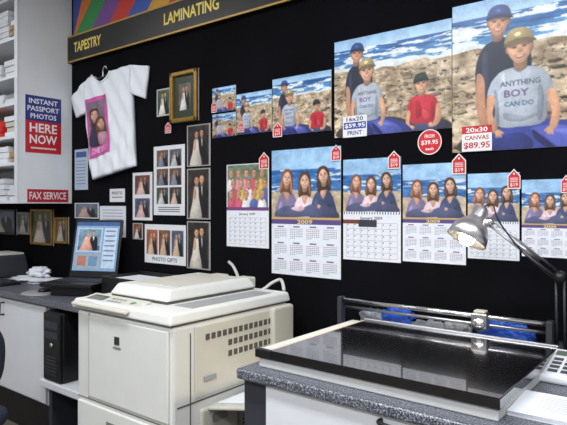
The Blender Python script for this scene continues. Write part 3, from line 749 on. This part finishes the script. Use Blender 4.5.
box('rear_block',X-.01,X+.03,cy1-.14,cy1,.70,.87,'copier2',cp,bev=.010)
box('side_latch',X+.006,X+.016,cy0+.14,cy0+.20,.655,.675,'copier3',cp,bev=.002)
vs=[(X+.02,cy0+.15,.55),(X+.26,cy0+.15,.60),(X+.26,cy1-.2,.60),(X+.02,cy1-.2,.55),(X+.02,cy0+.15,.562),(X+.26,cy0+.15,.612),(X+.26,cy1-.2,.612),(X+.02,cy1-.2,.562)]
mesh('bypass_tray',vs,BF,'copier2',cp,bev=.004)
vs=[Vector(v)+Vector((0,0,.013)) for v in [(X+.03,cy0+.19,.553),(X+.24,cy0+.19,.597),(X+.24,cy1-.24,.597),(X+.03,cy1-.24,.553),(X+.03,cy0+.19,.558),(X+.24,cy0+.19,.602),(X+.24,cy1-.24,.602),(X+.03,cy1-.24,.558)]]
mesh('bypass_paper',vs,BF,'paper',cp)
tube('power_cable',smoothpath([atY(284,290,-.13),atY(281,280,-.06),atY(272,283,-.08),atY(262,290,-.14),atY(247,292,-.20),atY(240,284,-.18),atY(237,274,-.10),atY(233,266,-.05),atY(229,262,-.02)],8),.0075,'cable',cp,n=10)
# ================= COUNTER =================
ct=grp('work_counter',(0,-.4,0))
kx0=-1.175
box('worktop',kx0,1.4,-.82,-.001,.768,.80,'granite',ct,bev=.008,seg=3)
box('cabinet_body',kx0+.10,1.35,-.785,-.03,.09,.767,'white',ct)
box('left_end_post',kx0+.01,kx0+.10,-.79,-.03,0,.767,'darkgrey',ct)
box('plinth',kx0+.10,1.35,-.71,-.05,0,.09,'dark',ct)
for i in range(3):
    x0=kx0+.105+.80*i
    for j,(z0,z1) in enumerate([(.60,.765),(.36,.595),(.10,.355)]):
        box('drawer_%d_%d'%(i,j),x0,x0+.79,-.802,-.785,z0,z1,'white',ct,bev=.003)
        xm=x0+.44; zz=z1-.013
        tube('handle_%d_%d'%(i,j),smoothpath([(xm-.055,-.802,zz),(xm-.05,-.824,zz),(xm,-.832,zz),(xm+.05,-.824,zz),(xm+.055,-.802,zz)],4),.006,'dark',ct,n=8)
# light table
lt=grp('light_table',(-.78,-.47,.8))
tx0,tx1,ty0,ty1=-1.14,-.40,-.770,-.19
box('base_frame',tx0+.01,tx1-.006,ty0+.008,ty1,.8005,.830,'cream',lt,bev=.003)
box('left_strip',tx0,tx0+.045,ty0+.02,ty1,.830,.852,'cream',lt,bev=.003)
box('left_strip_wood',tx0+.045,tx0+.058,ty0+.03,ty1,.830,.856,'wood',lt,bev=.002)
box('glass_slab',tx0+.058,tx1,ty0,ty1,.830,.858,'glass',lt,bev=.003)
box('corner_plate',tx0+.0,tx0+.058,ty0,ty0+.02,.830,.856,'dark',lt,bev=.002)
box('edge_trim_back',tx0+.05,tx1,ty1-.0,ty1+.014,.8005,.864,'steel',lt,bev=.003)
# trimmer rail behind
rt=grp('rotary_trimmer',(-.78,-.12,.8))
yr=-.115
r0=atY(341,299,yr); r1=atY(550,325,yr)
zr=(r0.z+r1.z)/2
tube('guide_rail',[(r0.x,yr,zr),(r1.x,yr,zr)],.009,'chrome',rt,n=16); tube('guide_rail_lower',[(r0.x,yr+.01,zr-.030),(r1.x,yr+.01,zr-.030)],.006,'steel',rt,n=12)
for i,x in enumerate((r0.x,r1.x)): box('rail_bracket_%d'%i,x-.010,x+.010,yr-.015,yr+.02,.801,zr+.012,'darkgrey',rt,bev=.003)
h0=atY(481,319,yr); box('cutter_head',h0.x-.028,h0.x+.028,yr-.025,yr+.02,zr-.045,zr+.014,'steel',rt,bev=.006); box('cutter_grip',h0.x-.02,h0.x+.02,yr-.02,yr+.014,zr+.014,zr+.022,'copier2',rt,bev=.003); lathe('cutter_wheel',[(0,.01),(.02,.01),(.022,.005),(.022,0)],(h0.x,yr-.025,zr-.025),(0,-1,0),'chrome',rt,n=20)
box('trimmer_bed',r0.x,r1.x,yr-.035,yr+.05,.8005,.812,'copier3',rt)
def stuff(name,x,y,sx,sy,sz,m,seed): blob(name,(x,y,.812+sz*.7),(sx,sy,sz),m,None,.45,seed,floorz=.8125)
for i,(px,py,sx,sz,m) in enumerate([(372,306,.05,.035,'bag'),(398,306,.07,.045,'blue'),(430,312,.07,.025,'bag'),(458,314,.05,.03,'bag'),(500,316,.07,.045,'blue'),(520,322,.05,.04,'blue')]):
    q=atY(px,py,-.03); stuff('plastic_wrap_roll',q.x,-.036,sx,.020,sz,m,i+2)
# chrome desk lamp
lb=atY(561,340,-.10); lm=grp('desk_lamp',(lb.x,-.10,.8))
lb=Vector((lb.x,-.10,.8005))
lathe('lamp_base',[(0,0),(.035,0),(.035,.02),(.018,.03),(.01,.06),(.0,.06)],lb,(0,0,1),'dark',lm)
el=atY(560,277,-.12); hd=atY(490,222,-.26)
for o_ in (-.012,.012):
    tube('lower_arm',[lb+Vector((o_,0,.03)),el+Vector((o_,0,0))],.004,'darkgrey',lm,n=10)
for o_ in (-.012,.012):
    tube('upper_arm',[el+Vector((0,0,o_)),hd+Vector((0,0,o_))],.0038,'steel',lm,n=10)
tube('arm_spring',[el*.7+hd*.3,el*.4+hd*.6],.0055,'steel',lm,n=10)
tube('elbow_joint',[el+Vector((0,-.02,0)),el+Vector((0,.02,0))],.018,'dark',lm,n=16)
tube('head_joint',[hd+Vector((0,-.02,0)),hd+Vector((0,.02,0))],.014,'chrome',lm,n=16)
tip=atY(483,208,-.25); mouth=atY(466,240,-.30)
ax=(mouth-tip).normalized()
ln=(mouth-tip).length
lathe('lamp_shade',[(0,0),(.018,.0),(.024,.01),(.026,.035),(.030,.045),(.044,.060),(.058,.080),(.066,ln),(.063,ln),(.055,.080),(.042,.064),(.022,.048),(0,.046)],tip,ax,'satin',lm,n=36)
bm_=tip+ax*(ln-.012)
lathe('lamp_bulb',[(0,.028),(.014,.026),(.023,.016),(.026,.004),(.020,-.012),(.012,-.02),(.012,-.05)],bm_,ax,'bulb',lm,n=20)
tube('shade_bracket',[hd,tip+ax*.035],.006,'chrome',lm,n=10)
tube('lamp_cord',smoothpath([tip,tip+Vector((.03,0,.012)),hd+Vector((.03,0,.0)),(hd+el)/2+Vector((0,0,-.016)),el+Vector((0,0,-.02))],6),.0025,'dark',lm,n=6)
# calculator and papers to the right
q=atZ(556,383,.80)
cl=grp('desk_calculator',(q.x+.03,q.y,.8))
vs=[(q.x-.05,q.y-.02,.8005),(q.x+.13,q.y-.02,.8005),(q.x+.13,q.y+.17,.8005),(q.x-.05,q.y+.17,.8005),(q.x-.05,q.y-.02,.825),(q.x+.13,q.y-.02,.825),(q.x+.13,q.y+.17,.86),(q.x-.05,q.y+.17,.86)]
mesh('case',vs,BF,'white',cl,bev=.008)
A=Art(.16,.17,fn=lambda u,v,d: Vector((q.x-.04+.16*u,q.y+.16-.17*v,.8585-.0315*v+d+.0008)),board=.0)
A.rect(.08,.06,.92,.26,(90,104,92))
for i in range(4):
    for j in range(4): A.rect(.1+.21*i,.36+.155*j,.26+.21*i,.47+.155*j,(70,72,80) if i<3 else (190,90,60),same=(i+j)>0)
A.build('keys_and_display',cl)
pp=grp('paper_sheets',(-.3,-.7,.8))
q=atZ(562,412,.80)
for i in range(6): box('sheet_%d'%i,q.x-.10,q.x+.19,q.y-.10,q.y+.08,.8008+.0022*i,.8026+.0022*i,'paper',pp,rot=.05*R())
A=Art(.28,.17,fn=lambda u,v,d: Vector((q.x-.08+.26*u,q.y+.06-.14*v,.8140+d)),board=.0005)
for k in range(7): A.rect(.1,.1+.12*k,.9,.12+.12*k,(186,188,198),same=k>0)
A.build('sheet_print',pp)
# ================= OFFICE CHAIR (left foreground) =================
ox,oy=-2.45,-1.22
oc=grp('office_chair',(ox,oy,0))
for k in range(5):
    t=k*2*math.pi/5+.3; tube('leg_%d'%k,[(ox,oy,.11),(ox+.28*math.cos(t),oy+.28*math.sin(t),.07)],[.025,.016],'dark',oc,n=10)
    tube('wheel_%d'%k,[(ox+.28*math.cos(t)-.02,oy+.28*math.sin(t),.031),(ox+.28*math.cos(t)+.02,oy+.28*math.sin(t),.031)],.03,'dark',oc,n=14)
tube('gas_column',[(ox,oy,.1),(ox,oy,.42)],.025,'steel',oc)
frus('seat',(ox-.22,ox+.22,oy-.22,oy+.22),(ox-.23,ox+.23,oy-.23,oy+.23),.42,.50,'fabric',oc,bev=.035,seg=4)
vs=[];fs=[]
n1=10;n2=10
for s_ in (0,1):
    for j in range(n2+1):
        for i in range(n1+1):
            u=i/n1*2-1;v=j/n2; w_=.21*(1-.25*abs(v*2-1)**3)
            vs.append((ox+.20+.03*v-.04*u*u+(.05 if s_ else 0),oy+u*w_,.56+.28*v))
N1=(n1+1)*(n2+1)
for j in range(n2):
    for i in range(n1):
        a=j*(n1+1)+i; fs.append((a,a+1,a+n1+2,a+n1+1)); fs.append((a+N1,a+N1+n1+1,a+N1+n1+2,a+N1+1))
rim=[i for i in range(n1+1)]+[(j+1)*(n1+1)-1 for j in range(1,n2+1)]+[n2*(n1+1)+i for i in range(n1-1,-1,-1)]+[j*(n1+1) for j in range(n2-1,0,-1)]
for k in range(len(rim)): a=rim[k];b_=rim[(k+1)%len(rim)]; fs.append((a,b_,b_+N1,a+N1))
mesh('backrest',vs,fs,'fabric',oc,smooth=True,sub=1)
tube('back_bar',smoothpath([(ox+.05,oy,.42),(ox+.25,oy,.42),(ox+.25,oy,.6)],5),.018,'dark',oc)
# ================= LIGHTS =================
for i,(x,y,en) in enumerate([(-3.4,-1.4,15),(-1.2,-1.5,34),(.8,-1.5,40),(-2.2,-3.2,30),(0,-3.2,62)]):  # rear pair, unseen behind the camera, is added for frontal fill light
    g_=grp('ceiling_light_fixture',(x,y,2.76)); box('housing',x-.62,x+.62,y-.16,y+.16,2.765,2.799,'white',g_,bev=.004)
    for dy in (-.07,.07): tube('tube',[(x-.58,y+dy,2.75),(x+.58,y+dy,2.75)],.013,'tube',g_,n=12)
    ld=bpy.data.lights.new('ceiling_lamp','AREA'); ld.shape='RECTANGLE'; ld.size=1.2; ld.size_y=.3; ld.energy=en; ld.color=(.93,.965,1)
    lo=bpy.data.objects.new('ceiling_lamp',ld); lo.location=(x,y,2.72); link(lo)
sl=bpy.data.lights.new('desk_lamp_light','SPOT'); sl.energy=14; sl.spot_size=math.radians(120); sl.color=(1,.84,.6); sl.shadow_soft_size=.02; sl.spot_blend=.6
so=bpy.data.objects.new('desk_lamp_light',sl); so.location=bm_+ax*.04; so.rotation_euler=ax.to_track_quat('-Z','Y').to_euler(); S.collection.objects.link(so)
W=bpy.data.worlds.new('w'); S.world=W; W.use_nodes=True; W.node_tree.nodes['Background'].inputs[0].default_value=(.8,.9,1,1); W.node_tree.nodes['Background'].inputs[1].default_value=.3
# ================= CAMERA =================
cd=bpy.data.cameras.new('camera'); cd.sensor_width=36; cd.lens=F/567*36; cd.shift_y=-(212.5-HY)/567; cd.clip_start=.02
co=bpy.data.objects.new('camera',cd); co.location=(0,-D,H); co.rotation_euler=(math.pi/2,0,YAW); S.collection.objects.link(co); S.camera=co
